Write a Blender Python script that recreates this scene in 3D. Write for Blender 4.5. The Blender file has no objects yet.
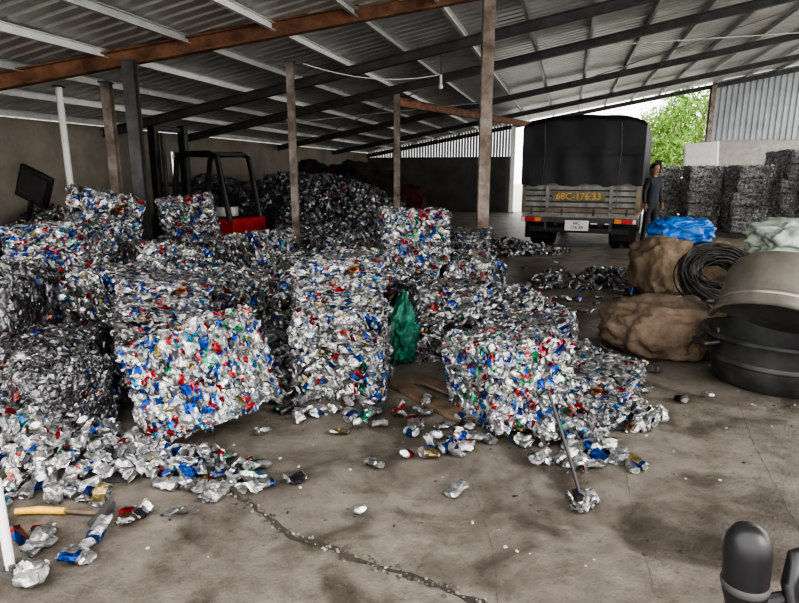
import bpy, math, random
import numpy as np
from mathutils import Vector, Matrix, Euler, noise
random.seed(7); rng=np.random.default_rng(11)
scene=bpy.context.scene
rad=math.radians
# ------------------------------------------------------------------ materials
def mat(name,col,rough=.6,metal=0.,var=.25,scale=6.,bump=.0,bscale=30.,col2=None,spec=None):
    m=bpy.data.materials.new(name); m.use_nodes=True; nt=m.node_tree; b=nt.nodes['Principled BSDF']
    b.inputs['Roughness'].default_value=rough; b.inputs['Metallic'].default_value=metal
    tc=nt.nodes.new('ShaderNodeTexCoord')
    n=nt.nodes.new('ShaderNodeTexNoise'); n.inputs['Scale'].default_value=scale; n.inputs['Detail'].default_value=6; n.inputs['Roughness'].default_value=.65
    nt.links.new(tc.outputs['Object'],n.inputs['Vector'])
    r=nt.nodes.new('ShaderNodeValToRGB'); r.color_ramp.elements[0].position=.35; r.color_ramp.elements[1].position=.65
    c2=col2 if col2 else [min(1,c*(1+var)) for c in col]
    r.color_ramp.elements[0].color=(*[c*(1-var) for c in col],1) if not col2 else (*col,1)
    r.color_ramp.elements[1].color=(*c2,1)
    nt.links.new(n.outputs['Fac'],r.inputs['Fac']); nt.links.new(r.outputs['Color'],b.inputs['Base Color'])
    if bump:
        n2=nt.nodes.new('ShaderNodeTexNoise'); n2.inputs['Scale'].default_value=bscale; n2.inputs['Detail'].default_value=5
        nt.links.new(tc.outputs['Object'],n2.inputs['Vector'])
        bp=nt.nodes.new('ShaderNodeBump'); bp.inputs['Strength'].default_value=bump; bp.inputs['Distance'].default_value=.02
        nt.links.new(n2.outputs['Fac'],bp.inputs['Height']); nt.links.new(bp.outputs['Normal'],b.inputs['Normal'])
    return m
def canmat(name,metal,rough,mul):
    m=bpy.data.materials.new(name); m.use_nodes=True; nt=m.node_tree; b=nt.nodes['Principled BSDF']
    a=nt.nodes.new('ShaderNodeAttribute'); a.attribute_name='cancol'
    tc=nt.nodes.new('ShaderNodeTexCoord'); n=nt.nodes.new('ShaderNodeTexNoise'); n.inputs['Scale'].default_value=55; n.inputs['Detail'].default_value=3
    nt.links.new(tc.outputs['Object'],n.inputs['Vector'])
    r=nt.nodes.new('ShaderNodeMapRange'); r.inputs[1].default_value=.3; r.inputs[2].default_value=.7; r.inputs[3].default_value=.5*mul; r.inputs[4].default_value=1.12*mul
    nt.links.new(n.outputs['Fac'],r.inputs[0])
    mx=nt.nodes.new('ShaderNodeVectorMath'); mx.operation='SCALE'
    nt.links.new(a.outputs['Color'],mx.inputs[0]); nt.links.new(r.outputs[0],mx.inputs['Scale'])
    nt.links.new(mx.outputs[0],b.inputs['Base Color'])
    b.inputs['Metallic'].default_value=metal; b.inputs['Roughness'].default_value=rough
    bp=nt.nodes.new('ShaderNodeBump'); bp.inputs['Strength'].default_value=.6; bp.inputs['Distance'].default_value=.009
    nt.links.new(n.outputs['Fac'],bp.inputs['Height']); nt.links.new(bp.outputs['Normal'],b.inputs['Normal'])
    return m
M_can=canmat('crushed_aluminium',.80,.33,.97)
M_dull=canmat('dull_pressed_aluminium',.25,.5,1.05)
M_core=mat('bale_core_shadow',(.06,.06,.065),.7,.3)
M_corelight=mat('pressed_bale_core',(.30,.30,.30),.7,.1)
M_rust=mat('rusty_steel',(.11,.055,.035),.8,.2,col2=(.30,.15,.09),scale=5)
M_postrust=mat('stained_steel_post',(.14,.10,.08),.75,.2,col2=(.36,.32,.28),scale=4)
M_steel=mat('dark_painted_steel',(.09,.09,.09),.6,.3)
M_purlin=mat('galvanised_purlin',(.50,.51,.50),.45,.2,var=.12)
M_white=mat('white_paint',(.74,.75,.73),.5,0,var=.08)
M_roof=mat('galvanised_roof_sheet',(.56,.57,.56),.36,.4,var=.2,scale=1.2)
M_tin=mat('tin_cladding',(.38,.41,.43),.5,.3,var=.12,scale=2)
M_plaster=mat('beige_plaster',(.23,.205,.17),.9,0,var=.2,scale=1.5,bump=.1)
M_graywall=mat('grey_render',(.12,.12,.115),.9,0,var=.2,scale=1.5)
M_dark=mat('dark_grime',(.03,.028,.026),.9)
M_black=mat('black_plastic',(.018,.018,.02),.35,0,var=.3)
M_rubber=mat('rubber',(.02,.02,.02),.85)
M_tarp=mat('black_tarpaulin',(.016,.018,.023),.5,0,var=.3,scale=3,bump=.3,bscale=6)
M_red=mat('red_paint',(.42,.03,.03),.45,0,var=.3)
M_chrome=mat('chrome',(.6,.6,.6),.15,1.,var=.1)
M_burlap=mat('burlap_sack',(.10,.07,.05),.9,0,col2=(.20,.15,.11),scale=5,bump=.5,bscale=60)
M_burlap2=mat('woven_tan_sack',(.14,.10,.07),.9,0,col2=(.26,.20,.14),scale=4,bump=.5,bscale=40)
M_blue=mat('blue_plastic',(.02,.16,.55),.35,0,var=.35)
M_green=mat('green_mesh_bag',(.015,.14,.09),.5,0,var=.5,scale=14,bump=.4)
M_pot=mat('dull_aluminium',(.24,.22,.19),.38,.6,col2=(.40,.37,.33),scale=3)
M_tub=mat('black_tub',(.035,.036,.036),.5,0,var=.5,scale=5)
M_paleplastic=mat('pale_sheet',(.40,.45,.40),.5,0,var=.25,bump=.4,bscale=10)
M_wood=mat('worn_plank',(.13,.09,.06),.8,0,var=.4,scale=8)
M_yellow=mat('yellow_grip',(.65,.36,.05),.5)
M_leaf=mat('leaf',(.045,.12,.015),.7,0,col2=(.20,.34,.06),scale=2)
M_bark=mat('bark',(.12,.09,.06),.9)
M_bedgrey=mat('truck_bed_paint',(.27,.265,.245),.5,.2,var=.35,scale=5)
M_bedwood=mat('truck_rail_brown',(.22,.18,.13),.7,0,var=.4,scale=5)
M_cab=mat('cab_blue_grey',(.12,.14,.17),.4)
M_glass=mat('dark_glass',(.03,.035,.04),.1)
M_plate=mat('plate_white',(.8,.8,.78),.4,0,var=.04)
M_lampred=mat('lamp_red',(.5,.02,.02),.3)
M_lampor=mat('lamp_orange',(.8,.25,.03),.3)
M_textyel=mat('letter_yellow',(.75,.5,.08),.5,0,var=.1)
M_darkred=mat('dark_red_cloth',(.12,.03,.03),.9,0,var=.5)
M_conc=mat('outside_concrete',(.40,.385,.36),.9,0,var=.15)
M_wire=mat('grey_cable',(.05,.047,.043),.6,.2,var=.6,scale=9)
M_skin=mat('skin',(.33,.19,.12),.55,0,var=.08)
M_hair=mat('black_hair',(.012,.01,.01),.6)
# floor
def floor_mat():
    m=bpy.data.materials.new('worn_concrete_floor'); m.use_nodes=True; nt=m.node_tree; b=nt.nodes['Principled BSDF']
    tc=nt.nodes.new('ShaderNodeTexCoord')
    def nz(s,d=7,r=.6,dist=0):
        n=nt.nodes.new('ShaderNodeTexNoise'); n.inputs['Scale'].default_value=s; n.inputs['Detail'].default_value=d; n.inputs['Roughness'].default_value=r; n.inputs['Distortion'].default_value=dist
        nt.links.new(tc.outputs['Object'],n.inputs['Vector']); return n
    def ramp(src,p0,c0,p1,c1):
        r=nt.nodes.new('ShaderNodeValToRGB'); r.color_ramp.elements[0].position=p0; r.color_ramp.elements[0].color=(*c0,1)
        r.color_ramp.elements[1].position=p1; r.color_ramp.elements[1].color=(*c1,1); nt.links.new(src.outputs['Fac'],r.inputs['Fac']); return r
    def mul(x,y):
        mx=nt.nodes.new('ShaderNodeMix'); mx.data_type='RGBA'; mx.blend_type='MULTIPLY'; mx.inputs[0].default_value=1
        nt.links.new(x,mx.inputs[6]); nt.links.new(y,mx.inputs[7]); return mx.outputs[2]
    a=nz(.8,9,.65); c=nz(5,9,.7); d=nz(60,3); s=nz(1.7,6,.55,1.2); f=nz(22,6,.75)
    r=ramp(a,.36,(.125,.108,.092),.62,(.245,.220,.190))
    r2=ramp(c,.33,(.58,.56,.54),.58,(1,1,1))
    r3=ramp(s,.36,(.45,.43,.41),.50,(1,1,1))
    r4=ramp(f,.30,(.6,.58,.55),.46,(1,1,1))
    nt.links.new(mul(mul(mul(r.outputs[0],r2.outputs[0]),r3.outputs[0]),r4.outputs[0]),b.inputs['Base Color'])
    rr=nt.nodes.new('ShaderNodeMapRange'); rr.inputs[3].default_value=.34; rr.inputs[4].default_value=.7
    nt.links.new(c.outputs['Fac'],rr.inputs[0]); nt.links.new(rr.outputs[0],b.inputs['Roughness'])
    ad=nt.nodes.new('ShaderNodeMath'); ad.operation='ADD'; nt.links.new(c.outputs['Fac'],ad.inputs[0]); nt.links.new(d.outputs['Fac'],ad.inputs[1])
    bp=nt.nodes.new('ShaderNodeBump'); bp.inputs['Strength'].default_value=.4; bp.inputs['Distance'].default_value=.012
    nt.links.new(ad.outputs[0],bp.inputs['Height']); nt.links.new(bp.outputs['Normal'],b.inputs['Normal'])
    return m
M_floor=floor_mat()
# ------------------------------------------------------------------ mesh builder
class MB:
    def __init__(s): s.v=[];s.f=[];s.m=[];s.mats=[]
    def mi(s,m):
        if m not in s.mats: s.mats.append(m)
        return s.mats.index(m)
    def add(s,vs,fs,m,M=None):
        o=len(s.v); k=s.mi(m)
        for v in vs:
            v=Vector(v); s.v.append(M@v if M else v)
        for f in fs: s.f.append([i+o for i in f]); s.m.append(k)
    def box(s,c,d,m,rot=(0,0,0),top=1.):
        x,y,z=d[0]/2,d[1]/2,d[2]/2
        vs=[(-x,-y,-z),(x,-y,-z),(x,y,-z),(-x,y,-z),(-x*top,-y*top,z),(x*top,-y*top,z),(x*top,y*top,z),(-x*top,y*top,z)]
        fs=[(0,3,2,1),(4,5,6,7),(0,1,5,4),(1,2,6,5),(2,3,7,6),(3,0,4,7)]
        s.add(vs,fs,m,Matrix.Translation(c)@Euler(rot).to_matrix().to_4x4())
    def cyl(s,p0,p1,r,m,r1=None,n=16):
        p0=Vector(p0);p1=Vector(p1);r1=r if r1 is None else r1
        q=(p1-p0).to_track_quat('Z','Y').to_matrix().to_4x4(); L=(p1-p0).length
        vs=[(r*math.cos(2*math.pi*i/n),r*math.sin(2*math.pi*i/n),0) for i in range(n)]+[(r1*math.cos(2*math.pi*i/n),r1*math.sin(2*math.pi*i/n),L) for i in range(n)]
        fs=[(i,(i+1)%n,n+(i+1)%n,n+i) for i in range(n)]+[tuple(range(n))[::-1],tuple(range(n,2*n))]
        s.add(vs,fs,m,Matrix.Translation(p0)@q)
    def tube(s,pts,r,m,n=8):
        pts=[Vector(p) for p in pts]; vs=[];up=Vector((0,0,1))
        for i,p in enumerate(pts):
            t=(pts[min(i+1,len(pts)-1)]-pts[max(i-1,0)]).normalized()
            a=t.cross(up); a=a.normalized() if a.length>.05 else t.cross(Vector((1,0,0))).normalized()
            b=a.cross(t)
            rr=r[i] if isinstance(r,(list,tuple)) else r
            for k in range(n): vs.append(p+rr*(math.cos(2*math.pi*k/n)*a+math.sin(2*math.pi*k/n)*b))
        fs=[(i*n+k,i*n+(k+1)%n,(i+1)*n+(k+1)%n,(i+1)*n+k) for i in range(len(pts)-1) for k in range(n)]
        fs+=[tuple(range(n)),tuple(range((len(pts)-1)*n,len(pts)*n))[::-1]]
        s.add(vs,fs,m)
    def lathe(s,prof,m,M=None,n=40):
        vs=[(r*math.cos(2*math.pi*i/n),r*math.sin(2*math.pi*i/n),z) for r,z in prof for i in range(n)]
        fs=[(j*n+i,j*n+(i+1)%n,(j+1)*n+(i+1)%n,(j+1)*n+i) for j in range(len(prof)-1) for i in range(n)]
        if prof[0][0]>1e-3: fs.append(tuple(range(n))[::-1])
        if prof[-1][0]>1e-3: fs.append(tuple(range((len(prof)-1)*n,len(prof)*n)))
        s.add(vs,fs,m,M)
    def ext(s,prof,p0,p1,m,up=(0,0,1)):
        p0=Vector(p0);p1=Vector(p1);t=(p1-p0).normalized();up=Vector(up)
        a=t.cross(up).normalized();b=a.cross(t);n=len(prof)
        vs=[p0+x*a+y*b for x,y in prof]+[p1+x*a+y*b for x,y in prof]
        s.add(vs,[(i,(i+1)%n,n+(i+1)%n,n+i) for i in range(n)]+[tuple(range(n))[::-1],tuple(range(n,2*n))],m)
    def obj(s,name,loc=(0,0,0),rot=(0,0,0),smooth=True,bevel=0,parent=None):
        me=bpy.data.meshes.new(name); me.from_pydata([tuple(v) for v in s.v],[],s.f)
        for m in s.mats: me.materials.append(m)
        me.polygons.foreach_set('material_index',s.m)
        me.update()
        if smooth:
            me.polygons.foreach_set('use_smooth',[True]*len(me.polygons)); me.set_sharp_from_angle(angle=rad(38))
        o=bpy.data.objects.new(name,me); scene.collection.objects.link(o); o.location=loc; o.rotation_euler=rot
        if bevel:
            b=o.modifiers.new('b','BEVEL'); b.width=bevel; b.segments=2; b.limit_method='ANGLE'
        if parent: o.parent=parent
        return o
def hprof(w,h,t): # I-beam
    return [(-w/2,-h/2),(w/2,-h/2),(w/2,-h/2+t),(t/2,-h/2+t),(t/2,h/2-t),(w/2,h/2-t),(w/2,h/2),(-w/2,h/2),(-w/2,h/2-t),(-t/2,h/2-t),(-t/2,-h/2+t),(-w/2,-h/2+t)]
def cprof(w,h,t):
    return [(-w/2,-h/2),(w/2,-h/2),(w/2,-h/2+t),(-w/2+t,-h/2+t),(-w/2+t,h/2-t),(w/2,h/2-t),(w/2,h/2),(-w/2,h/2)]
# ------------------------------------------------------------------ building frame
dA=Vector((math.sin(rad(16)),math.cos(rad(16)),0)); dP=Vector((math.cos(rad(16)),-math.sin(rad(16)),0))
def W(s,a,z): return (s-8.08)*dP+a*dA+Vector((0,0,z))
def rz(s): return 2.256+.176*s
def rxy(x,y): return rz(.9613*x-.2756*y+8.08)
def quadobj(name,pts,m,th=0):
    b=MB(); n=len(pts)
    if th: b.add([p for p in pts]+[Vector(p)-Vector((0,0,th)) for p in pts],[tuple(range(n)),tuple(range(n,2*n))[::-1]]+[(i,n+i,n+(i+1)%n,(i+1)%n) for i in range(n)],m)
    else: b.add(pts,[tuple(range(n))],m)
    return b.obj(name,smooth=False)
quadobj('floor',[W(-.15,-4,0),W(19,-4,0),W(19,23.6,0),W(-.15,23.6,0)],M_floor,.2)
quadobj('ground',[(-70,-60,-.06),(80,-60,-.06),(80,90,-.06),(-70,90,-.06)],M_conc)
def crack(b,pts,w,jit,m=M_dark):
    P=[]
    for i in range(len(pts)-1):
        a=Vector(pts[i]);c=Vector(pts[i+1]);n=max(2,int((c-a).length/.04))
        for k in range(n): P.append(a+(c-a)*k/n)
    P.append(Vector(pts[-1])); L=[];R=[]
    for i,p in enumerate(P):
        t=(P[min(i+1,len(P)-1)]-P[max(i-1,0)]).normalized(); nn=Vector((-t.y,t.x))
        c=p+nn*random.uniform(-jit,jit)
        L.append((c+nn*w*random.uniform(.1,1)).to_3d()+Vector((0,0,.002)));R.append((c-nn*w*random.uniform(.1,1)).to_3d()+Vector((0,0,.002)))
    n=len(P); b.add(L+R,[(i,n+i,n+i+1,i+1) for i in range(n-1)],m)
EDGE=[(-.98,2.70),(-.80,2.50),(-.695,2.42),(-.56,2.27),(-.417,2.14),(-.3,2.10),(-.2,2.03),(-.08,1.99),(0,1.94),(.15,1.87),(.29,1.78),(.5,1.62)]
b=MB()
M_joint=mat('joint_dirt',(.08,.07,.06),.9)
M_edge=mat('slab_edge_dirt',(.05,.043,.037),.9)
crack(b,EDGE,.022,.010,M_edge)
b2=MB()
crack(b2,[(2.3,3.7),(2.0,3.0),(1.75,2.3),(1.6,1.8)],.002,.004,M_joint)
crack(b2,[(.9,1.7),(1.1,2.5),(1.25,3.0)],.0014,.003,M_joint)
crack(b2,[(.35,1.75),(.38,2.1),(.36,2.6)],.0014,.004,M_joint)
crack(b2,[(1.7,4.9),(2.6,4.0),(3.6,3.4)],.002,.003,M_joint)
crack(b2,[(1.5,9.2),(4.5,8.4)],.004,.004,M_joint)
b2.obj('floor_joint_line',smooth=False)
for i in range(200):
    k=random.randrange(len(EDGE)-1); p=Vector(EDGE[k]).lerp(Vector(EDGE[k+1]),random.random())+Vector((random.gauss(0,.016),random.gauss(0,.016)))
    sz=random.uniform(.004,.014)
    b.box((p.x,p.y,sz*.3),(sz,sz*1.3,sz*.6),(M_joint,M_edge,M_postrust)[i%3],(random.random()*.5,random.random()*.5,random.random()*3),.7)
b.obj('broken_slab_edge',smooth=False)
# roof
b=MB(); prof=[]; a=1.0
while a<23.9:
    prof+=[(a,0),(a+.13,0),(a+.15,.03),(a+.18,.03)]; a+=.2
S0,S1=-.3,17.5
vs=[W(S0,x,rz(S0)+.13+z) for x,z in prof]+[W(S1,x,rz(S1)+.13+z) for x,z in prof]; n=len(prof)
b.add(vs,[(i,i+1,n+i+1,n+i) for i in range(n-1)],M_roof)
ceil=b.obj('ceiling',smooth=False)
b=MB(); s=.2
while s<17.4:
    b.ext(cprof(.05,.09,.008),W(s,1.2,rz(s)+.075),W(s,23.8,rz(s)+.075),M_white if int(s*10)%2 else M_purlin); s+=.9
b.obj('purlins',smooth=False,parent=ceil)
b=MB()
for a in (2.2,8.9,11.1,15.5,19.6,23.3):
    b.ext(hprof(.11,.14,.02),W(0,a,rz(0)-.045),W(17.3,a,rz(17.3)-.045),M_steel)
b.obj('rafters',smooth=False,parent=ceil)
b=MB()
p0=Vector((-4.9,6.97,2.47));p1=Vector((.93,7.35,3.58)); p1e=p1+(p1-p0)*.9
b.ext(hprof(.12,.18,.02),p0,p1e,M_rust)
b.obj('rusty_rafter',smooth=False,parent=ceil)
b=MB()
b.ext(hprof(.1,.16,.02),(-.05,11.9,rxy(-.05,11.9)-.22),W(7.6,23.2,rz(7.6)-.28-.2),M_rust)
b.obj('rusty_tie_beam',smooth=False,parent=ceil)
b=MB()
for (s0,a0,s1,a1) in ((1,11.1,6,15.5),(6,11.1,1,15.5),(8,11.1,13,15.5),(13,11.1,8,15.5)):
    b.cyl(W(s0,a0,rz(s0)-.03),W(s1,a1,rz(s1)-.03),.012,M_purlin,n=6)
b.obj('bracing_rods',parent=ceil)
b=MB()
pts=[]
for i in range(13):
    t=i/12; p=Vector((-1.3,8.3,2.95)).lerp(Vector((.6,9.2,2.95)),t); p.z-=.5*t*(1-t); pts.append(p)
b.tube(pts,.007,M_white,6)
pb=Vector((.62,9.2,2.95)); b.cyl(pb,pb-Vector((0,0,.12)),.02,M_white,n=10)
b.lathe([(.012,0),(.02,-.03),(.038,-.07),(.03,-.1),(.0,-.115)],M_white,Matrix.Translation(pb-Vector((0,0,.1))),16)
b.cyl(pb,(pb.x,pb.y,rxy(pb.x,pb.y)+.05),.006,M_black,n=6)
b.obj('hanging_light_bulb')
# walls
def wallbox(name,s0,a0,s1,a1,z0,z1,th,m,inward):
    bb=MB(); p=[W(s0,a0,z0),W(s1,a1,z0)]; d=inward*th
    q=[p[0],p[1],p[1]+d,p[0]+d]; q2=[v+Vector((0,0,z1-z0)) for v in q]
    bb.add(q+q2,[(0,1,2,3),(4,7,6,5),(0,4,5,1),(1,5,6,2),(2,6,7,3),(3,7,4,0)],m)
    return bb.obj(name,smooth=False)
wallbox('wall_left',-.02,-3,-.02,23.6,0,2.32,.15,M_plaster,-dP)  # unseen near stretch extended past the camera to darken the left side
wb=wallbox('wall_back',0,23.45,5.85,23.45,0,2.1,.15,M_graywall,dA)
b=MB(); s=.02
while s<5.8:
    b.ext([(-.05,-.01),(.05,-.01),(.05,.01),(-.05,.01)],W(s,23.5,2.1),W(s,23.5,rz(s)+.12),M_tin,up=dA); s+=.115
b.ext(cprof(.05,.08,.01),W(0,23.45,2.1),W(5.85,23.45,2.1),M_steel)
b.obj('vent_slats',parent=wb,smooth=False)
wr=wallbox('wall_back_right',12.75,23.45,17.3,23.45,0,2.7,.15,M_conc,dA)
b=MB(); s=12.7; pr=[]
while s<17.3: pr+=[(s,0),(s+.09,0),(s+.12,.03),(s+.16,.03)]; s+=.18
vs=[W(x,23.42-y,2.65) for x,y in pr]+[W(x,23.42-y,rz(x)+.1) for x,y in pr]; n=len(pr)
b.add(vs,[(i,i+1,n+i+1,n+i) for i in range(n-1)],M_tin)
b.obj('tin_cladding',parent=wr,smooth=False)
b=MB(); b.ext([(-.55,-.02),(.55,.02),(.5,-.02),(-.5,-.05)],W(12.55,22.9,1.2),W(12.45,22.9,2.55),M_white,up=dA); b.obj('white_sheet_panel',smooth=False)
# posts
def post(name,x,y,w,m,top=None,lean=0,base=0,kind='H'):
    b=MB(); top=rxy(x,y)-.02 if top is None else top
    if kind=='H': b.ext(hprof(w,w,w*.14),(x,y,base),(x+lean,y,top),m,up=(0,1,0))
    else: b.cyl((x,y,base),(x+lean,y,top),w/2,m,n=14)
    b.box((x,y,.008),(w*1.8,w*1.8,.016),M_steel)
    b.box((x+lean,y,top-.01),(w*1.3,w*1.3,.02),M_steel)
    for dx in(-.6,.6):
        for dy in(-.6,.6): b.cyl((x+dx*w,y+dy*w,.01),(x+dx*w,y+dy*w,.04),.012,M_steel,n=6)
    return b.obj(name,smooth=True)
post('light_slit_post',-3.08,7.0,.13,M_steel,top=2.76)
post('light_slit_post',-3.75,7.8,.11,M_postrust)
post('light_slit_post',-4.25,7.6,.08,M_white,kind='C')
post('light_slit_post',-1.5,8.4,.10,M_postrust)
post('light_slit_post',-.05,11.9,.13,M_postrust)
post('light_slit_post',1.02,7.15,.135,M_postrust,top=3.66)
post('light_slit_post',*(W(5.95,23.2,0).xy),.16,M_white)  # white post put in to imitate the bright slit of daylight beside the wall
post('light_slit_post',*(W(12.7,23.2,0).xy),.16,M_postrust)
post('light_slit_post',-1.50,1.95,.035,M_white,top=.42,kind='C')
# ------------------------------------------------------------------ cans
PROF=np.array([(.70,.03),(.82,0),(1,.06),(1,.30),(1,.5),(1,.70),(1,.91),(.84,1.),(.76,.965)])
PAL_N=[((.60,.605,.61),.60),((.80,.80,.78),.09),((.02,.08,.36),.11),((.46,.035,.035),.075),((.03,.2,.11),.025),((.38,.30,.14),.03),((.09,.09,.10),.06),((.08,.28,.48),.02)]
PAL_M=[((.48,.485,.49),.62),((.66,.66,.65),.08),((.025,.07,.30),.08),((.36,.045,.045),.055),((.03,.17,.10),.02),((.32,.26,.14),.025),((.08,.08,.09),.11),((.08,.26,.42),.015)]
PAL_G=[((.70,.70,.69),.64),((.52,.52,.52),.2),((.85,.85,.83),.06),((.10,.15,.38),.05),((.45,.14,.12),.05)]
PAL_D=[((.28,.28,.29),.6),((.16,.16,.16),.18),((.44,.44,.44),.12),((.03,.06,.24),.06),((.28,.05,.04),.04)]
PAL_C=[((.62,.63,.64),.36),((.86,.86,.84),.22),((.02,.10,.50),.16),((.56,.035,.045),.12),((.03,.33,.14),.065),((.44,.35,.15),.035),((.05,.34,.62),.04)]
def proto(R,crush,L=.12):
    nr=len(PROF); a=np.arange(R)*2*np.pi/R
    z=(PROF[:,1]-.5)*L
    X=PROF[:,0][:,None]*.033*np.cos(a)[None]; Y=PROF[:,0][:,None]*.033*np.sin(a)[None]; Z=np.repeat(z[:,None],R,1)
    if crush>0:
        fl=rng.uniform(.15,.45)
        if crush<1: fl=1-(1-fl)*crush
        X=X*fl; Y=Y*(1+.35*(1-fl))
        bend=rng.uniform(-.45,.45)*crush
        t=Z/L
        X=X+bend*.045*np.sin(t*5+rng.uniform(0,3)); Y=Y+rng.uniform(-.5,.5)*crush*.06*t
        Z=Z*(1-rng.uniform(.05,.5)*crush)
        tw=rng.uniform(-1.,1.)*crush*t*1.0
        X,Y=X*np.cos(tw)-Y*np.sin(tw),X*np.sin(tw)+Y*np.cos(tw)
        j=.0048*crush
        X=X+rng.normal(0,j,X.shape);Y=Y+rng.normal(0,j,X.shape);Z=Z+rng.normal(0,j,X.shape)
    return np.stack([X,Y,Z],-1).reshape(-1,3)
def can_mesh(name,P,N,R=8,crush=1.,pal=PAL_N,tilt=.5,scale=(.9,1.2),lay=False,core=None,smooth=False,warp=None,m=None,mcore=None):
    n=len(P); nr=len(PROF); PR=np.array([proto(R,crush if not isinstance(crush,tuple) else rng.uniform(*crush)) for _ in range(30)])
    idx=rng.integers(0,30,n)
    nx=N+rng.normal(0,tilt,N.shape); nx/=np.linalg.norm(nx,axis=1,keepdims=True)
    r=rng.normal(0,1,N.shape); z=r-(r*nx).sum(1,keepdims=True)*nx; z/=np.linalg.norm(z,axis=1,keepdims=True)
    y=np.cross(z,nx); Rm=np.stack([nx,y,z],-1)
    S=rng.uniform(scale[0],scale[1],n)
    V=np.einsum('nij,nvj->nvi',Rm,PR[idx]*S[:,None,None])+P[:,None,:]
    if lay: V[:,:,2]+=(-V[:,:,2].min(1)+P[:,2]+.001)[:,None]
    nv=nr*R
    quads=np.array([(j*R+i,j*R+(i+1)%R,(j+1)*R+(i+1)%R,(j+1)*R+i) for j in range(nr-1) for i in range(R)])
    loops1=np.concatenate([quads.ravel(),np.arange(R)[::-1],np.arange(R)+(nr-1)*R])
    tot1=np.array([4]*len(quads)+[R,R])
    off=(np.arange(n)*nv)[:,None]
    loops=(loops1[None]+off).ravel(); tot=np.tile(tot1,n)
    pc=np.array([p[0] for p in pal]); pw=np.array([p[1] for p in pal]); pw=pw/pw.sum()
    c1=pc[rng.choice(len(pal),n,p=pw)]; c2=pc[rng.choice(len(pal),n,p=pw)]
    sil=np.array(pal[0][0])
    nf=len(tot1); col=np.ones((n,nf,4)); col[:,:,:3]=sil
    B=np.repeat(np.repeat(c1[:,None,None,:],nr-1,1),R,2)
    sec=(np.arange(R)[None]+rng.integers(0,R,n)[:,None])%R
    m2=(sec<R*.38)[:,None,:]&np.isin(np.arange(nr-1),[2,3,4])[None,:,None]
    B=np.where(m2[...,None],c2[:,None,None,:],B)
    if R<=8:
        sp=rng.random((n,nr-1,R))<.14; B=np.where(sp[...,None],sil,B)
    B[:,[0,1,nr-3,nr-2]]=sil
    B=B*rng.uniform(.55,1.15,(n,nr-1,R,1)) if R<=8 else B*rng.uniform(.8,1.1,(n,nr-1,R,1))
    col[:,:len(quads),:3]=B.reshape(n,-1,3)
    col[:,:,:3]*=rng.uniform(.55,1.15,(n,1,1))
    col=np.clip(col,0,.95)
    col=col.reshape(-1,4); V=V.reshape(-1,3); mi=np.zeros(len(tot),int)
    if core is not None:
        cv,cf=core; cv=np.array(cv,float); cf=np.array(cf,int)
        loops=np.concatenate([loops,(cf+len(V)).ravel()]); tot=np.concatenate([tot,np.full(len(cf),cf.shape[1])])
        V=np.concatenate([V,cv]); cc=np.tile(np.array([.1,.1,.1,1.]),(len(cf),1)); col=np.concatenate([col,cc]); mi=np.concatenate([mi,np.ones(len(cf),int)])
    if warp: V=warp(V)
    me=bpy.data.meshes.new(name)
    me.vertices.add(len(V)); me.vertices.foreach_set('co',V.astype(np.float32).ravel())
    me.loops.add(len(loops)); me.loops.foreach_set('vertex_index',loops.astype(np.int32))
    me.polygons.add(len(tot)); st=np.concatenate([[0],np.cumsum(tot)[:-1]]); me.polygons.foreach_set('loop_start',st.astype(np.int32))
    me.update(calc_edges=True)
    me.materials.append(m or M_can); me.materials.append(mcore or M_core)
    me.polygons.foreach_set('material_index',mi.astype(np.int32))
    at=me.attributes.new('cancol','FLOAT_COLOR','FACE'); at.data.foreach_set('color',col.astype(np.float32).ravel())
    me.polygons.foreach_set('use_smooth',np.full(len(tot),smooth))
    if smooth: me.set_sharp_from_angle(angle=rad(28))
    return me
def bale_mesh(name,w,d,h,pal,sp=.050,crush=1.,m=None,amp=1.,tilt=.20,scale=(.80,1.08),mcore=None,edge=.008,ci=.034):
    P=[];N=[]
    for ax,(u,v,t) in {0:(d,h,w),1:(w,h,d),2:(w,d,h)}.items():
        for sg in(-1,1):
            nu=max(2,int(u/sp));nv_=max(2,int(v/sp))
            for i in range(nu):
                for j in range(nv_):
                    a=((i+.5)/nu-.5)*(u-.02)+random.gauss(0,.011); c=((j+.5)/nv_-.5)*(v-.02)+random.gauss(0,.011)
                    e=t/2-.020+random.gauss(0,.005)
                    a=max(-u/2+.025,min(u/2-.025,a)); c=max(-v/2+.025,min(v/2-.025,c))
                    p=[0,0,0];q=[0,0,0];o=[k for k in range(3) if k!=ax]
                    p[ax]=sg*e;p[o[0]]=a;p[o[1]]=c;q[ax]=sg
                    mm=(abs(a)/(u/2))**14+(abs(c)/(v/2))**14
                    p[ax]-=sg*edge*mm
                    P.append(p);N.append(q)
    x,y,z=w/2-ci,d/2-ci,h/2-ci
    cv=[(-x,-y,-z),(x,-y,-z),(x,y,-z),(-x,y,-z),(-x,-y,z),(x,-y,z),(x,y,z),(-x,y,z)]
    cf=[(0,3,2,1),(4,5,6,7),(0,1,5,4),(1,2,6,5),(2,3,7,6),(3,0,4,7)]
    ph=rng.uniform(0,6,6)
    def warp(V):
        W_=V.copy()
        W_[:,0]+=amp*(.009*np.sin(V[:,2]*9+ph[0])+.006*np.sin(V[:,1]*11+ph[1]))
        W_[:,1]+=amp*(.009*np.sin(V[:,2]*8+ph[2])+.006*np.sin(V[:,0]*12+ph[3]))
        W_[:,2]+=amp*(.008*np.sin(V[:,0]*8+ph[4])+.006*np.sin(V[:,1]*9+ph[5]))
        W_[:,2]+=h/2
        return W_
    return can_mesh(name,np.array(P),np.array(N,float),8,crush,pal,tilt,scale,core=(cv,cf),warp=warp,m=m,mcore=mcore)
BW,BD,BH=.62,.62,.56
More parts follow.
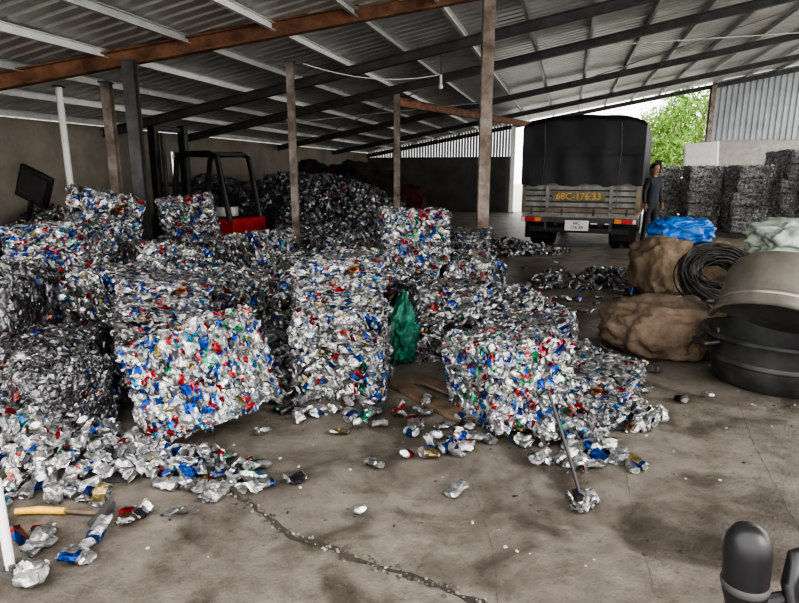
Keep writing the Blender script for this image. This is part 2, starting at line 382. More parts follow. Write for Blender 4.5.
gk=dict(sp=.055,m=M_dull,amp=.4,tilt=.16,scale=(.68,.92),mcore=M_corelight,edge=.03,ci=.026)
BM={'n0':bale_mesh('bale_n0',BW,BD,BH,PAL_N),'n1':bale_mesh('bale_n1',BW,BD,BH,PAL_M),'n2':bale_mesh('bale_n2',BW,BD,BH,PAL_N),
    'c':bale_mesh('bale_c',BW,BD,BH,PAL_C),'c1':bale_mesh('bale_c1',BW,BD,BH,PAL_C),'d':bale_mesh('bale_d',BW,BD,BH,PAL_D),
    'g0':bale_mesh('bale_g0',.84,.72,.33,PAL_G,**gk),'g1':bale_mesh('bale_g1',.84,.72,.33,PAL_G,**gk)}
def bale(k,x,y,z=0,yaw=0,roll=0,pitch=0,sc=(1,1,1),name='can_bale'):
    o=bpy.data.objects.new(name,BM[k]); scene.collection.objects.link(o)
    o.location=(x,y,z); o.rotation_euler=(rad(pitch),rad(roll),rad(yaw)); o.scale=sc; return o
# hero tilted bale
bale('c',-1.08,3.22,.07,yaw=-14,roll=-22,pitch=-6,sc=(.96,.9,1.02))
bale('n1',-1.62,3.95,.0,yaw=10,sc=(.95,.95,.95))
bale('n0',-1.68,3.95,.53,yaw=25,roll=8,sc=(.9,.9,.5))
# centre stack
bale('n2',-.40,3.95,0,yaw=-4,sc=(.98,.95,1.05))
bale('n0',-.46,4.2,.58,yaw=8,sc=(.98,.85,.6))
# stacks right of centre
bale('n1',.42,4.85,0,yaw=12,sc=(1.15,1,1.05))
bale('n0',.08,6.0,0,yaw=-6,sc=(1.05,1,1.08)); bale('n2',.76,6.1,0,yaw=4,sc=(1,1,1.08))
bale('c1',.14,6.0,.6,yaw=8,sc=(1.05,1,.95)); bale('n1',.72,6.25,.6,yaw=-12,sc=(.8,1,.55))
# right heap of bales
bale('c1',.70,3.45,0,yaw=24,pitch=-5,sc=(.92,.95,.9))
bale('n1',.92,4.05,0,yaw=-10,sc=(1,.9,.85))
bale('n0',1.26,3.60,0,yaw=-32,roll=4,sc=(.85,1,.5))
# left masses
bale('d',-2.25,3.5,0,yaw=14,sc=(.95,1,.86)); bale('d',-1.95,3.12,0,yaw=-22,sc=(.6,.7,.8))
bale('d',-2.85,3.9,.0,yaw=5,sc=(1,1,1.5))
bale('n2',-2.30,4.5,.0,yaw=-12,sc=(1.0,1,1.35)); bale('c1',-2.95,4.55,.0,yaw=12,sc=(.85,.9,1.35))
bale('n1',-3.2,5.3,0,yaw=5,sc=(1.2,1,1.2)); bale('c',-3.08,5.25,.66,yaw=-5,roll=-4,sc=(1.1,.9,.72))
bale('n0',-4.05,5.3,0,yaw=5,sc=(1.1,1,1.2)); bale('d',-4.0,5.2,.66,yaw=15,sc=(1.,1,.5))
bale('n2',-3.45,6.3,0,yaw=0,sc=(1.2,1,1.15)); bale('n0',-3.30,6.25,.64,yaw=30,roll=14,sc=(1.1,1,1.2))
bale('n1',-2.75,7.5,0,yaw=5,sc=(1.1,1,1.2)); bale('c1',-2.62,7.4,.66,yaw=16,roll=-8,sc=(1.0,1,1.0))
bale('n2',-2.40,5.75,.1,yaw=35,roll=10,sc=(1.1,1,1.25))
bale('n0',-1.72,5.05,.03,yaw=-20,roll=14,sc=(1.1,1,1.15)); bale('n1',-1.02,5.5,0,yaw=15,roll=-7,sc=(1.05,1,1.15)); bale('n2',-1.55,6.4,.15,yaw=-30,roll=-8,sc=(1.1,1,1.25))
bale('n0',-.32,5.35,0,yaw=25,sc=(1.,1,1.05)); bale('n1',-.4,6.5,0,yaw=-15,roll=5,sc=(1.1,1,1.3)); bale('n0',-.75,7.6,0,yaw=10,sc=(1.2,1,1.2))
# grey brick bales at the right
def stack(x,y,n,yaw):
    for i in range(n):
        bale('g0' if (i+int(x*3))%2 else 'g1',x+random.uniform(-.06,.06),y+random.uniform(-.06,.06),i*.345,yaw=yaw+random.uniform(-4,4)+(180 if i%3==0 else 0),name='pressed_metal_bale')
stack(7.95,17.6,5,-10);stack(8.50,16.5,5,-8);stack(9.5,16.6,5,-12);stack(9.05,15.3,5,-8);stack(10.1,15.4,6,-10);stack(9.6,14.2,6,-8);stack(9.75,13.2,6,-10);stack(10.7,13.6,6,-10)
stack(9.0,17.6,5,-10)
# ------------------------------------------------------------------ can heaps
def heap(name,G,x0,x1,y0,y1,sp,excl=None,pal=PAL_N,crush=(.6,1.),thr=.04):
    def H(x,y):
        s=0
        for cx,cy,h,rx,ry in G: s=s+(h*np.exp(-(((x-cx)/rx)**2+((y-cy)/ry)**2)))**3
        s=s**(1/3)
        s=s+.05*np.sin(x*5.1+y*2)*np.sin(y*4.3-x)*np.minimum(1,s*3)
        if excl:
            for ex,ey,ew,ed in excl:
                dd=np.maximum(np.abs(x-ex)-ew,np.abs(y-ey)-ed); s=s*np.clip(dd/.35,0,1)
        wl=(.9613*x-.2756*y+8.08); s=np.where(wl<.12,-.1,s)
        return s-.03
    st=.12; xs=np.arange(x0,x1,st); ys=np.arange(y0,y1,st); X,Y=np.meshgrid(xs,ys,indexing='ij'); Z=H(X,Y)
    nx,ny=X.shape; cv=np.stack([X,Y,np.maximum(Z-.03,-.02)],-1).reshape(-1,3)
    cf=[]
    for i in range(nx-1):
        for j in range(ny-1):
            if min(Z[i,j],Z[i+1,j],Z[i,j+1],Z[i+1,j+1])>.03: cf.append((i*ny+j,(i+1)*ny+j,(i+1)*ny+j+1,i*ny+j+1))
    px=np.arange(x0,x1,sp);py=np.arange(y0,y1,sp);PX,PY=np.meshgrid(px,py); PX=PX.ravel()+rng.normal(0,sp*.35,PX.size); PY=PY.ravel()+rng.normal(0,sp*.35,PY.size)
    PX=np.concatenate([PX,PX+sp*.5]);PY=np.concatenate([PY,PY+sp*.5])
    e=.05; gx=(H(PX+e,PY)-H(PX-e,PY))/(2*e); gy=(H(PX,PY+e)-H(PX,PY-e))/(2*e); z=H(PX,PY)
    area=np.sqrt(1+gx**2+gy**2); k=(z>thr)&(rng.random(PX.size)<np.minimum(1,.55*area))
    gx=np.clip(gx,-2,2);gy=np.clip(gy,-2,2)
    N=np.stack([-gx,-gy,np.ones_like(gx)],-1)[k]; N/=np.linalg.norm(N,axis=1,keepdims=True)
    P=np.stack([PX,PY,z+rng.uniform(-.005,.03,PX.size)],-1)[k]
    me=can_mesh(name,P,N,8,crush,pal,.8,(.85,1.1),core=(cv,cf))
    o=bpy.data.objects.new(name,me); scene.collection.objects.link(o); print(name,len(P)); return o
heap('can_heap',[(-2.3,12.5,1.5,1.9,1.9),(-4.4,13.6,1.45,1.9,2),(-1.0,12.4,1.15,1.2,1.9),(.3,11.2,.55,1.1,1.4),(-1.5,9.9,.65,1.2,1.2),(-5.5,9.2,1.0,1.0,1.4),(-.6,13.5,.9,1.5,2),(.4,8.6,.45,.8,.8)],
     -6.3,2.2,7.6,16.5,.085,excl=[(-3.8,10.8,1.25,.6)],pal=PAL_M)
heap('can_heap',[(-2.5,6.4,.55,1.1,.9),(-1.6,5.7,.36,.9,.8),(-1.3,7.3,.55,1.,1.),(-3.8,6.3,.7,1.2,1.3),(-.5,5.3,.22,.6,.6),(-.3,7.2,.4,.8,.9),(-2.,4.2,.25,.9,.5),(-2.6,5.0,.4,.8,.8),(-1.0,4.5,.26,.6,.6),(-.95,4.0,.16,.4,.4),(-4.4,5.0,.5,.8,.8)],
     -5.3,.8,3.2,8.2,.060,pal=PAL_M)
heap('can_heap',[(-2.0,2.85,.24,.6,.28),(-1.40,2.75,.12,.35,.18),(-2.2,2.5,.14,.4,.3),(-1.05,2.68,.12,.16,.2)],-2.9,-.6,2.0,3.3,.047,pal=PAL_N,crush=(.35,.95))
heap('can_heap',[(1.25,5.9,.32,.45,.6),(.75,5.2,.2,.5,.3),(1.2,4.55,.26,.35,.5),(1.35,3.35,.13,.33,.25),(.95,3.06,.12,.3,.12),(1.08,2.92,.07,.25,.08)],.3,2.1,2.7,7,.05,crush=(.5,1.))
heap('can_heap',[(2.0,11.2,.25,1.,.5),(2.5,7.9,.10,.75,.55),(3.2,8.6,.09,.5,.5)],.8,4,7,12,.075,thr=.02,pal=PAL_M)
# loose cans on the floor
def loose(name,pts,R=12,crush=(.45,1.),pal=PAL_N,tilt=.3):
    P=np.array([(x,y,0.) for x,y in pts]); N=rng.normal(0,.15,P.shape); N[:,2]=1
    me=can_mesh(name,P,N,R,crush,pal,tilt,(.85,1.05),lay=True,smooth=True)
    o=bpy.data.objects.new(name,me); scene.collection.objects.link(o); return o
L=[(-.52,2.6),(-.66,2.55),(-.13,2.75),(.27,2.50),(-.18,2.3),(-1.15,2.32),(-.8,3.12),(-.62,3.3),(-.35,3.15),(-.2,3.35),(.0,3.4),(.1,3.25),(.16,2.85),(.26,2.95),(-.72,2.72)]
for _ in range(26): L.append((random.gauss(-.25,.38),random.gauss(3.40,.10)))
for _ in range(28): L.append((random.gauss(.42,.22),random.gauss(3.02,.11)))
for _ in range(38): L.append((random.gauss(-.90,.12),random.gauss(2.62,.13)))
for _ in range(60): L.append((random.uniform(-2.1,-1.3),random.gauss(2.45,.18)))
for _ in range(16): L.append((random.uniform(-1.75,-1.25),random.uniform(1.85,2.16)))
for _ in range(20): L.append((random.gauss(.95,.16),random.gauss(2.82,.06)))
for _ in range(8): L.append((random.uniform(1.4,2.2),random.uniform(4.3,6.5)))
for _ in range(80): L.append((random.gauss(2.6,.6),random.gauss(8.0,.7)))
for _ in range(4): L.append((random.uniform(1.7,2.1),random.uniform(3.6,4.3)))
def okp(p): return not(math.hypot(p[0]-2.76,p[1]-4.05)<.55) and math.hypot(p[0]+1.5,p[1]-1.95)>.1 and not(-1.78<p[0]<-1.26 and 2.2<p[1]<2.4)
loose('loose_drink_cans',[p for p in L if okp(p)])
b=MB()
for i in range(620):
    x=random.uniform(-1.5,3);y=random.uniform(1.9,7)
    sz=random.uniform(.003,.012)
    b.box((x,y,sz*.25),(sz*1.5,sz,sz*.5),random.choice([M_joint,M_wood,M_dark,M_conc]),(0,0,random.random()*3),.7)
b.obj('floor_debris',smooth=False)
# ------------------------------------------------------------------ sacks
def sack(name,loc,size,m,amp=.06,freq=2.5,yaw=0,neck=None,seed=0,flat=.75):
    import bmesh
    bm=bmesh.new(); bmesh.ops.create_icosphere(bm,subdivisions=5,radius=1)
    off=Vector((seed*7.3,seed*3.1,0))
    for v in bm.verts:
        p=v.co.copy()
        q=Vector([math.copysign(abs(c)**flat,c) for c in p])
        nn=noise.noise(p*freq+off)+.5*noise.noise(p*freq*2.3+off)
        fold=-abs(noise.noise(Vector((p.x*3,p.y*3,p.z*1.2))*freq*.8+off))*1.2
        q*=1+amp*(nn*1.6+fold)
        if neck:
            nk=Vector(neck).normalized()
            d=max(0,p.dot(nk)-.72); q+=nk*d*2.2; q-= (q-nk*q.dot(nk))*min(.75,d*3.2)
        v.co=Vector((q.x*size[0]/2,q.y*size[1]/2,max(q.z,-.82)*size[2]/2+ .82*size[2]/2))
    for f in bm.faces: f.smooth=True
    me=bpy.data.meshes.new(name); bm.to_mesh(me); bm.free(); me.materials.append(m)
    o=bpy.data.objects.new(name,me); scene.collection.objects.link(o); o.location=loc; o.rotation_euler=(0,0,rad(yaw)); return o
sack('burlap_sack',(2.26,4.80,0),(.98,.75,.52),M_burlap,.12,2.4,-8,seed=1)
sack('burlap_sack',(3.36,7.35,0),(.78,.7,.78),M_burlap2,.12,2.4,10,seed=2)
sack('burlap_sack',(4.2,7.8,0),(1.1,.8,.66),M_burlap2,.10,2.4,10,seed=4)
sack('blue_plastic_bag',(3.78,7.75,.60),(.80,.5,.36),M_blue,.16,3,0,seed=5)
sack('pale_plastic_sack',(4.80,6.9,.55),(1.3,.7,.48),M_paleplastic,.14,3,10,seed=6)
sack('burlap_sack',(4.8,6.9,0),(1.,.8,.66),M_burlap,.10,2.2,-8,seed=8)
sack('green_mesh_bag',(.02,4.50,0),(.25,.3,.50),M_green,.18,3,0,neck=(.1,0,1),seed=7)
for i,(x,y,z,w,h,m) in enumerate([(-1.5,14.6,.9,1.3,.85,M_darkred),(-.5,14.4,.8,1.2,.8,M_dark),(-1.0,14.3,1.25,1.1,.6,M_dark),(.2,14.8,.4,1.2,.9,M_darkred),(-2.3,15.2,1.1,1.2,.8,M_dark)]):
    sack('dark_cloth_bundle',(x,y,z),(w,.9,h),m,.15,2.5,i*25,seed=10+i)
# wire coil
cu=bpy.data.curves.new('wire_coil','CURVE'); cu.dimensions='3D'; cu.bevel_depth=.009; cu.bevel_resolution=1
for k in range(11):
    sp=cu.splines.new('POLY'); T=8; n=T*28; sp.points.add(n-1)
    ph=random.random()*6; r0=[random.uniform(.16,.40) for _ in range(T+2)]; z0=[random.uniform(-.16,.12) for _ in range(T+2)]
    ox,oy=random.uniform(-.05,.05),random.uniform(-.05,.05)
    for i in range(n):
        t=i/28; q=int(t); f=t-q; r=r0[q]*(1-f)+r0[q+1]*f; z=z0[q]*(1-f)+z0[q+1]*f
        a=2*math.pi*t+ph
        sp.points[i].co=(ox+r*math.cos(a)*1.12,oy+r*math.sin(a)*.95+random.gauss(0,.003),z+.02*math.sin(3*a+k),1)
cu.materials.append(M_wire)
wc=bpy.data.objects.new('wire_coil',cu); scene.collection.objects.link(wc); wc.location=(3.44,6.15,.42); wc.rotation_euler=(rad(58),rad(8),rad(-15))
# tub and cauldron
b=MB()
b.lathe([(.0,.0),(.36,0),(.40,.04),(.425,.17),(.437,.18),(.437,.20),(.430,.21),(.46,.34),(.51,.35),(.52,.365),(.505,.38),(.455,.37),(.385,.06),(.0,.05)],M_tub,None,56)
for sg in(-1,1): b.tube([(sg*.48,-.10,.33),(sg*.57,-.08,.31),(sg*.59,0,.30),(sg*.57,.08,.31),(sg*.48,.10,.33)],.014,M_tub)
b.obj('black_tub',(2.76,4.05,0))
b=MB()
b.lathe([(0,0),(.32,.0),(.40,.03),(.43,.10),(.45,.46),(.475,.47),(.48,.485),(.465,.495),(.44,.48),(.415,.10),(.38,.05),(0,.03)],M_pot,None,64)
b.lathe([(.4475,.36),(.455,.37),(.455,.385),(.449,.395)],M_pot,None,64)
for sg in(-1,1): b.tube([(sg*.45,-.09,.36),(sg*.50,-.08,.36),(sg*.52,0,.36),(sg*.50,.08,.36),(sg*.45,.09,.36)],.011,M_pot)
o=b.obj('aluminium_cauldron',(0,0,0))
o.rotation_euler=Vector((-.34,-.36,-.72)).to_track_quat('Z','Y').to_euler(); o.location=(3.04,4.40,.75)
# ------------------------------------------------------------------ magnet stick, hammer, plank
b=MB()
pts=[Vector((.83,2.40,.06)),Vector((.79,2.48,.22)),Vector((.72,2.62,.47))]
b.tube(pts,.0085,M_black,10)
b.tube([pts[2]+Vector((-.05,-.02,-.012)),pts[2]+Vector((-.02,0,.004)),pts[2]+Vector((.006,0,.004))],.009,M_black,8)
b.cyl((.83,2.4,.02),(.83,2.4,.07),.035,M_black)
b.obj('magnet_pickup_rod')
loose('crushed_cans_clump',[(.80,2.38),(.86,2.40),(.83,2.34),(.88,2.42),(.84,2.37)],12,(.8,1.),pal=PAL_N[:2])
b=MB()
b.tube([(-1.72,2.32,.022),(-1.62,2.33,.024),(-1.5,2.325,.022)],[.014,.017,.015],M_yellow,10)
b.tube([(-1.5,2.325,.022),(-1.38,2.31,.022),(-1.32,2.31,.022)],.009,M_wood,8)
b.box((-1.32,2.31,.022),(.035,.12,.035),M_steel,(0,0,.1)); b.cyl((-1.327,2.25,.022),(-1.33,2.225,.022),.02,M_steel); b.box((-1.313,2.375,.022),(.01,.05,.03),M_steel,(0,0,.1),.6)
b.obj('claw_hammer')
b=MB(); b.box((.2,3.62,.02),(.13,.8,.03),M_wood,(0,0,.6)); b.box((.33,3.75,.045),(.10,.55,.02),M_wood,(0.02,0,.75)); b.obj('wooden_plank',bevel=.004)
# black tilted panel at the left wall
b=MB(); b.box((0,0,0),(.42,.06,.44),M_black); b.box((0,-.04,0),(.34,.03,.35),M_dark); b.box((0,0,-.33),(.05,.05,.35),M_black)
b.obj('black_display_board',(-4.56,7.35,1.34),(rad(15),rad(28),0),bevel=.01)
# ------------------------------------------------------------------ forklift (front towards -x)
b=MB()
b.box((.45,0,.42),(.95,.9,.34),M_red); b.box((.85,0,.50),(.4,.98,.46),M_red,(0,0,0),.92); b.box((-.3,0,.35),(.8,.85,.2),M_red)
b.box((.40,0,.66),(.7,.7,.14),M_black); b.box((.35,0,.78),(.5,.5,.12),M_black); b.box((.58,0,.98),(.1,.45,.4),M_black,(0,.15,0))
for y in(-.42,.42):
    b.tube([(-.35,y,.45),(-.28,y,1.0),(-.15,y,1.75),(-.05,y,1.84),(.6,y,1.84),(.75,y,1.78),(.95,y,.7)],.05,M_black,8)
    for x in(-.55,.7):
        r=.27 if x<0 else .23
        b.cyl((x,y*1.05-.09,r),(x,y*1.05+.09,r),r,M_rubber,n=28); b.cyl((x,y*1.05-.1,r),(x,y*1.05+.1,r),r*.5,M_white,n=20)
for x in np.linspace(-.1,.65,7): b.box((x,0,1.84),(.035,.84,.04),M_black)
b.box((-.13,0,1.83),(.06,.9,.07),M_black); b.box((.66,0,1.83),(.06,.9,.07),M_black)
b.tube([(-.3,0,.7),(-.12,0,1.0)],.02,M_black); b.box((-.36,0,.72),(.12,.8,.5),M_black)
b.lathe([(.15,0),(.17,.012),(.15,.025),(.13,.012),(.15,0)],M_black,Matrix.Translation((-.1,0,1.02))@Euler((0,-.5,0)).to_matrix().to_4x4(),24)
for y in(-.36,.36):
    b.box((-.72,y,1.20),(.16,.11,2.35),M_black); b.box((-.60,y*.75,1.15),(.07,.06,2.1),M_steel)
    b.box((-1.08,y*.8,.08),(.6,.10,.035),M_steel); b.box((-.82,y,.3),(.05,.1,.5),M_steel)
for z in(.35,1.3,2.30): b.box((-.72,0,z),(.08,.7,.08),M_black)
b.cyl((-.68,0,.3),(-.68,0,1.9),.035,M_chrome)
b.box((-.80,0,.4),(.04,.8,.4),M_black)
b.cyl((.62,-.1,.76),(.62,-.1,.92),.2,M_purlin,n=24)
b.obj('forklift',(-3.62,10.8,0),(0,0,rad(-24)),bevel=.012)
# ------------------------------------------------------------------ truck
b=MB(); hw=1.10
for x in(-.42,.42): b.box((x,2.7,.56),(.09,5.3,.16),M_steel)
b.box((0,1.98,.69),(2*hw,3.96,.1),M_bedgrey)
for z in(.79,.90,1.01,1.12,1.23):
    b.box((0,0,z),(2*hw-.1,.04,.075),M_bedgrey)
    for sx in(-1,1): b.box((sx*(hw-.02),1.98,z),(.04,3.9,.075),M_bedgrey)
b.box((0,.03,1.0),(2*hw-.1,.02,.5),M_steel)
b.box((0,-.035,.80),(2*hw,.05,.07),M_bedwood); b.box((0,-.035,1.30),(2*hw,.05,.06),M_bedwood)
for x in(-hw+.03,-.6,.6,hw-.03): b.box((x,-.03,1.03),(.06,.06,.62),M_bedgrey if abs(x)<1. else M_bedwood)
for y in np.linspace(.05,3.9,7):
    for sx in(-1,1): b.box((sx*hw,y,1.03),(.05,.06,.62),M_bedwood)
for x in(-.9,-.3,.3,.9): b.cyl((x,-.06,.70),(x,-.06,.82),.02,M_steel,n=8)
b.box((0,-.02,.60),(2*hw,.08,.10),M_steel)
b.box((0,.02,.40),(1.9,.08,.10),M_black)
for sx in(-1,1):
    b.box((sx*.93,-.07,.60),(.2,.04,.08),M_lampred); b.box((sx*.76,-.07,.60),(.12,.04,.08),M_lampor); b.box((sx*1.05,-.07,.60),(.06,.04,.08),M_plate)
    b.box((sx*.62,.0,.50),(.05,.06,.2),M_steel); b.box((sx*.86,.33,.36),(.46,.02,.34),M_rubber)
b.box((0,-.08,.50),(.45,.02,.2),M_plate)
b.box((0,-.065,1.06),(1.0,.01,.17),M_bedwood)
for y in(.95,4.45):
    for sx in(-1,1):
        ws=(.94,.68) if y<2 else (.92,)
        for xx in ws:
            x=sx*xx; Mx=Matrix.Translation((x,y,.39))@Euler((0,rad(90),0)).to_matrix().to_4x4()
            b.lathe([(.2,-.11),(.33,-.12),(.375,-.10),(.39,-.06),(.39,.06),(.375,.10),(.33,.12),(.2,.11)],M_rubber,Mx,32)
            b.lathe([(.0,-.05),(.1,-.06),(.2,-.10),(.21,-.10),(.21,.10),(.1,.06),(.0,.05)],M_steel,Mx,24)
    b.cyl((-.92,y,.39),(.92,y,.39),.06,M_steel)
b.lathe([(0,-.14),(.14,-.12),(.17,0),(.14,.12),(0,.14)],M_steel,Matrix.Translation((0,.95,.39)),20)
b.box((.9,2.6,.45),(.3,.8,.3),M_steel)
b.add([(-1.05,4.15,.5),(1.05,4.15,.5),(1.05,4.15,2.15),(-1.05,4.15,2.15),(-1.05,5.55,.5),(1.05,5.55,.5),(1.05,5.55,1.25),(-1.05,5.55,1.25),(1.0,5.25,2.1),(-1.0,5.25,2.1)],
 [(0,1,2,3),(0,4,5,1),(4,7,6,5),(7,9,8,6),(3,2,8,9),(1,5,6,8,2),(0,3,9,7,4)],M_cab)
b.box((1.04,4.75,1.65),(.03,.8,.5),M_glass); b.box((-1.04,4.75,1.65),(.03,.8,.5),M_glass)
for sx in(-1,1):
    b.tube([(sx*1.02,5.3,2.0),(sx*1.3,5.3,1.95),(sx*1.34,5.3,1.5),(sx*1.05,5.3,1.3)],.014,M_black); b.box((sx*1.33,5.28,1.68),(.17,.05,.34),M_black)
# tarp
nx,nz=40,20; tw=hw+.03
def arch(x): return 2.42+.15*(1-(abs(x)/tw)**3.0)+.008*math.cos(x*8.5)
g=[]
for j in range(nz+1):
    for i in range(nx+1):
        x=-tw+2*tw*i/nx; t=j/nz; zb=1.28+.025*math.sin(x*9)+.012*math.sin(x*23); z=zb+(arch(x)-zb)*t
        y=-.08+.014*math.sin(x*9+3*t)*(1-t*.5)+.02*noise.noise(Vector((x*3.5,z*1.6,0)))-.02*math.exp(-((z-1.9)/.04)**2)
        g.append((x,y if t<1 else -.03,z))
b.add(g,[(j*(nx+1)+i,j*(nx+1)+i+1,(j+1)*(nx+1)+i+1,(j+1)*(nx+1)+i) for j in range(nz) for i in range(nx)],M_tarp)
sec=[(-tw,1.30),(-tw-.02,1.7),(-tw-.02,2.1)]+[(-tw+2*tw*i/nx,arch(-tw+2*tw*i/nx)) for i in range(nx+1)]+[(tw+.02,2.1),(tw+.02,1.7),(tw,1.30)]
ny=20; g=[]
for k in range(ny+1):
    y=-.04+4.05*k/ny
    for i,(x,z) in enumerate(sec):
        s_=.02*math.cos(k*math.pi*.5)
        g.append((x+(-s_ if x>0 else s_)*(1 if abs(x)>tw-.01 else 0),y,z+(s_*.8 if abs(x)<tw-.01 else 0)))
m=len(sec)
b.add(g,[(k*m+i,k*m+i+1,(k+1)*m+i+1,(k+1)*m+i) for k in range(ny) for i in range(m-1)],M_tarp)
b.add(g[-m:],[tuple(range(m))],M_tarp)
for x in(-.7,.7): b.tube([(x,-.13,2.42),(x+.03,-.14,1.9),(x,-.12,1.3),(x,-.08,.85)],.006,M_bedwood,6)
truck=b.obj('cargo_truck',(3.52,11.5,0),(0,0,-rad(24)),bevel=0)
def text(name,s,size,loc,m,parent):
    c=bpy.data.curves.new(name,'FONT'); c.body=s; c.size=size; c.align_x='CENTER'; c.align_y='CENTER'; c.extrude=.003; c.materials.append(m)
    o=bpy.data.objects.new(name,c); scene.collection.objects.link(o); o.location=loc; o.rotation_euler=(rad(90),0,0); o.parent=parent; return o
text('gate_lettering','68C-176.33',.18,(0,-.085,1.06),M_textyel,truck)
text('plate_lettering_1','68C',.08,(0,-.095,.545),M_black,truck)
text('plate_lettering_2','176.33',.09,(0,-.095,.46),M_black,truck)
# ------------------------------------------------------------------ person standing by the truck's right side
M_cloth=bpy.data.materials.new('work_clothes'); M_cloth.use_nodes=True; nt=M_cloth.node_tree
tc=nt.nodes.new('ShaderNodeTexCoord'); sx_=nt.nodes.new('ShaderNodeSeparateXYZ'); rp=nt.nodes.new('ShaderNodeValToRGB'); rp.color_ramp.interpolation='CONSTANT'
nt.links.new(tc.outputs['Object'],sx_.inputs[0]); dv=nt.nodes.new('ShaderNodeMath'); dv.operation='DIVIDE'; dv.inputs[1].default_value=1.7
nt.links.new(sx_.outputs['Z'],dv.inputs[0]); nt.links.new(dv.outputs[0],rp.inputs['Fac']); nt.links.new(rp.outputs[0],nt.nodes['Principled BSDF'].inputs['Base Color'])
rp.color_ramp.elements[0].position=0; rp.color_ramp.elements[0].color=(.03,.02,.015,1); rp.color_ramp.elements[1].position=.055; rp.color_ramp.elements[1].color=(.022,.024,.03,1)
e=rp.color_ramp.elements.new(.54); e.color=(.03,.033,.042,1)
nt.nodes['Principled BSDF'].inputs['Roughness'].default_value=.85
person=bpy.data.objects.new('standing_person',None); scene.collection.objects.link(person)
J=[(0,0,.90,.135),(0,.0,1.08,.125),(0,.0,1.26,.145),(0,.0,1.38,.12),(0,0,1.46,.055),
   (.16,0,1.36,.065),(.22,.01,1.12,.048),(.22,-.05,.90,.034),(-.16,0,1.36,.065),(-.23,.01,1.12,.048),(-.24,-.04,.90,.034),
   (.09,0,.82,.09),(.10,-.02,.47,.062),(.11,.02,.09,.045),(.12,-.13,.045,.040),
   (-.09,0,.82,.09),(-.11,.02,.47,.062),(-.12,.06,.09,.045),(-.14,-.09,.045,.040)]
E=[(0,1),(1,2),(2,3),(3,4),(3,5),(5,6),(6,7),(3,8),(8,9),(9,10),(0,11),(11,12),(12,13),(13,14),(0,15),(15,16),(16,17),(17,18)]
me=bpy.data.meshes.new('body'); me.from_pydata([j[:3] for j in J],E,[]); me.materials.append(M_cloth)
ob=bpy.data.objects.new('body',me); scene.collection.objects.link(ob); ob.parent=person
ob.modifiers.new('skin','SKIN')
for i,j in enumerate(J): me.skin_vertices[0].data[i].radius=(j[3]*(1.15 if i<4 else 1),j[3]*(.85 if i<4 else 1))
me.skin_vertices[0].data[0].use_root=True
ob.modifiers['skin'].use_smooth_shade=True
sb=ob.modifiers.new('sub','SUBSURF'); sb.levels=2; sb.render_levels=2
b=MB()
hp=[(0,1.47),(.045,1.475),(.06,1.50),(.07,1.54),(.077,1.585),(.077,1.62),(.065,1.665),(.035,1.69),(0,1.695)]
b.lathe(hp,M_skin,Matrix.Translation((0,-.01,0))@Matrix.Diagonal((.92,1.15,1,1)),24)
b.cyl((0,0,1.42),(0,-.005,1.50),.05,M_skin)
b.lathe([(.081,1.575),(.084,1.62),(.073,1.675),(.04,1.705),(0,1.71)],M_hair,Matrix.Translation((0,.008,0))@Matrix.Diagonal((.95,1.13,1,1)),24)
b.box((0,-.10,1.575),(.02,.028,.04),M_skin,(.2,0,0),.5); b.box((0,-.092,1.535),(.045,.01,.01),M_darkred)
for sx in(-1,1):
    b.box((sx*.028,-.089,1.60),(.022,.008,.009),M_hair); b.box((sx*.075,.0,1.585),(.014,.035,.05),M_skin)
    hx,hy=(.22,-.06) if sx>0 else (-.24,-.05)
    b.box((hx,hy,.85),(.035,.075,.09),M_skin,(.1,0,0),.9)
    for k in range(4): b.tube([(hx,hy-.028+.019*k,.815),(hx-sx*.006,hy-.03+.019*k,.775-.006*(k in(1,2))),(hx-sx*.018,hy-.03+.019*k,.745)],.009,M_skin,6)
    b.tube([(hx,hy-.035,.86),(hx-sx*.01,hy-.06,.83),(hx-sx*.012,hy-.066,.80)],.010,M_skin,6)
b.obj('head_and_hands',parent=person)
person.location=(5.24,12.15,0); person.rotation_euler=(0,0,rad(25))
# ------------------------------------------------------------------ tree outside
def tree(x,y,h,r,seed):
    random.seed(seed); b=MB()
    b.tube([(0,0,-.06),(.1,0,h*.3),(0,.1,h*.6),(.1,0,h*.85)],[.2,.16,.11,.04],M_bark,10)
    cl=[]
    for i in range(26):
        a=random.random()*6.28; rr=r*random.uniform(.2,1)**.6; z=h*random.uniform(.3,1.0)
        c=Vector((rr*math.cos(a)*(1.1-.5*z/h),rr*math.sin(a)*(1.1-.5*z/h),z)); cl.append(c)
        b.tube([(0,0,z*.7),c*.6+Vector((0,0,z*.35)),c],[.05,.03,.015],M_bark,5)
    for c in cl:
        for k in range(150):
            d=Vector((random.gauss(0,.42),random.gauss(0,.42),random.gauss(0,.36)))+c
            R=Euler((random.random()*6,random.random()*6,random.random()*6)).to_matrix(); s=random.uniform(.08,.16)
            b.add([d+R@Vector(v) for v in((-s,0,0),(0,-s*.45,.0),(s,0,0),(0,s*.45,0))],[(0,1,2,3)],M_leaf)
    return b.obj('leafy_tree',(x,y,0),smooth=False)
tree(14.6,32,4.8,2.2,1); tree(17.6,35,7.2,2.6,2); tree(16.2,38,4.8,2.6,3)
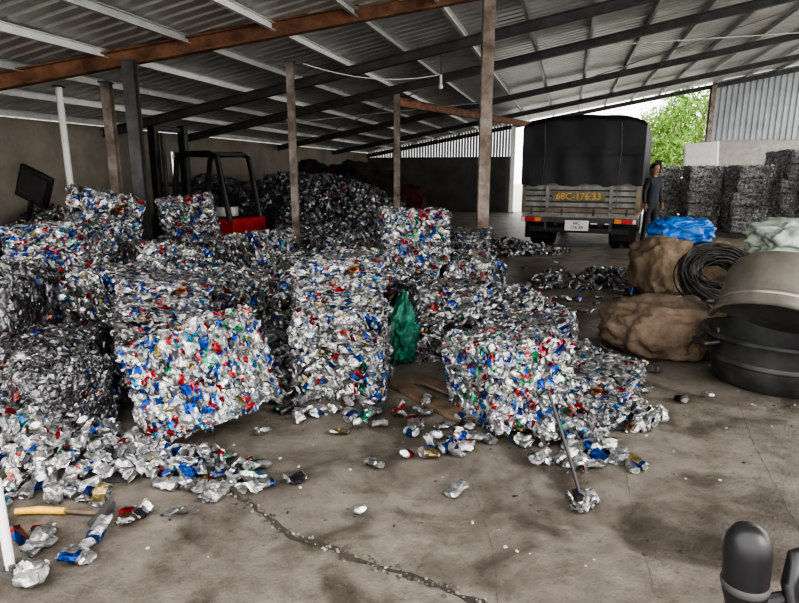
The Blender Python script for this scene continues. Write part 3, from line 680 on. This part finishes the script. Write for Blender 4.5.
# ------------------------------------------------------------------ parked motorcycle (left mirror and grip show in frame)
b=MB(); ox=.30
def X_(x): return x+ox
for y in(.25,-1.25):
    Mx=Matrix.Translation((ox,y,.30))@Euler((0,rad(90),0)).to_matrix().to_4x4()
    b.lathe([(.22,-.04),(.27,-.045),(.30,-.02),(.30,.02),(.27,.045),(.22,.04),(.22,-.04)],M_rubber,Mx,36)
    b.lathe([(.0,-.04),(.05,-.04),(.05,.04),(.0,.04)],M_chrome,Mx,16)
    for k in range(10): a=k*.628; c=Mx@Vector((0,0,0)); b.cyl(c,c+Vector((0,.23*math.cos(a),.23*math.sin(a))),.004,M_chrome,n=5)
for sx in(-.08,.08): b.tube([(X_(sx),.25,.30),(X_(sx),.12,.62),(X_(sx),.04,.78)],.022,M_chrome,10)
b.tube([(ox,.05,.72),(ox,-.2,.55),(ox,-.7,.5),(ox,-1.0,.62)],.05,M_black,10)
b.box((ox,-.45,.32),(.24,.4,.28),M_steel); b.box((ox,-.82,.68),(.26,.7,.10),M_black,(.05,0,0)); b.box((ox,-.2,.62),(.2,.35,.2),M_red,(.3,0,0),.8)
b.tube([(ox,.05,.78),(ox-.16,.04,.80),(ox-.34,.03,.83)],.013,M_chrome,10); b.tube([(ox,.05,.78),(ox+.16,.04,.80),(ox+.34,.0,.83)],.013,M_chrome,10)
for sx in(-1,1): b.tube([(ox+sx*.30,.03,.83),(ox+sx*.43,-.02,.84)],[.024,.026],M_rubber,14)
b.lathe([(0,-.06),(.07,-.05),(.09,0),(.08,.03),(0,.035)],M_chrome,Matrix.Translation((ox,.12,.70))@Euler((rad(-90),0,0)).to_matrix().to_4x4(),24)
b.box((ox,-1.25,.55),(.16,.5,.03),M_black,(-.15,0,0)); b.cyl((ox-.15,-1.25,.3),(ox+.15,-1.25,.3),.015,M_steel); b.cyl((ox-.1,.25,.3),(ox+.1,.25,.3),.012,M_steel)
b.tube([(ox-.10,-.35,.22),(ox-.25,-.4,.0)],.012,M_steel)
b.tube([(ox-.34,.05,.83),(-.10,.06,.815),(-.225,.06,.79)],.010,M_black,8)
b.lathe([(0,-.04),(.022,-.035),(.030,.004),(.034,.02),(.036,.10),(.033,.122),(.023,.138),(.01,.144),(0,.145)],M_black,Matrix.Translation((-.220,.06,.795))@Euler((0,-.06,0)).to_matrix().to_4x4(),32)
b.lathe([(.0355,.03),(.0372,.034),(.0372,.040),(.0355,.044)],M_steel,Matrix.Translation((-.220,.06,.795))@Euler((0,-.06,0)).to_matrix().to_4x4(),32)
b.tube([(-.02,.05,.84),(-.09,.09,.87),(-.128,.08,.865),(-.148,.06,.83),(-.145,.04,.77)],[.016,.017,.015,.013,.011],M_black,12)
mx=b.obj('parked_motorcycle',(.80,.78,0),(0,0,0))
# ------------------------------------------------------------------ world, light, camera
w=bpy.data.worlds.new('overcast_sky'); scene.world=w; w.use_nodes=True; nt=w.node_tree; bg=nt.nodes['Background']
bg.inputs['Color'].default_value=(1.0,.985,.96,1); bg.inputs['Strength'].default_value=2.4
sun=bpy.data.lights.new('hazy_sun','SUN'); sun.energy=1.6; sun.angle=rad(35); sun.color=(1,.97,.92); so=bpy.data.objects.new('hazy_sun',sun); scene.collection.objects.link(so)
so.rotation_euler=Vector((-.75,.45,-.60)).to_track_quat('-Z','Y').to_euler()
scene.view_settings.view_transform='AgX'; scene.view_settings.exposure=.62
try: scene.view_settings.look='AgX - High Contrast'
except Exception as e: print(e)
cam=bpy.data.cameras.new('camera'); cam.lens=26.0; cam.sensor_width=36; co=bpy.data.objects.new('camera',cam); scene.collection.objects.link(co)
co.location=(0,0,1.5); co.rotation_euler=(rad(90-12.5),0,0); scene.camera=co
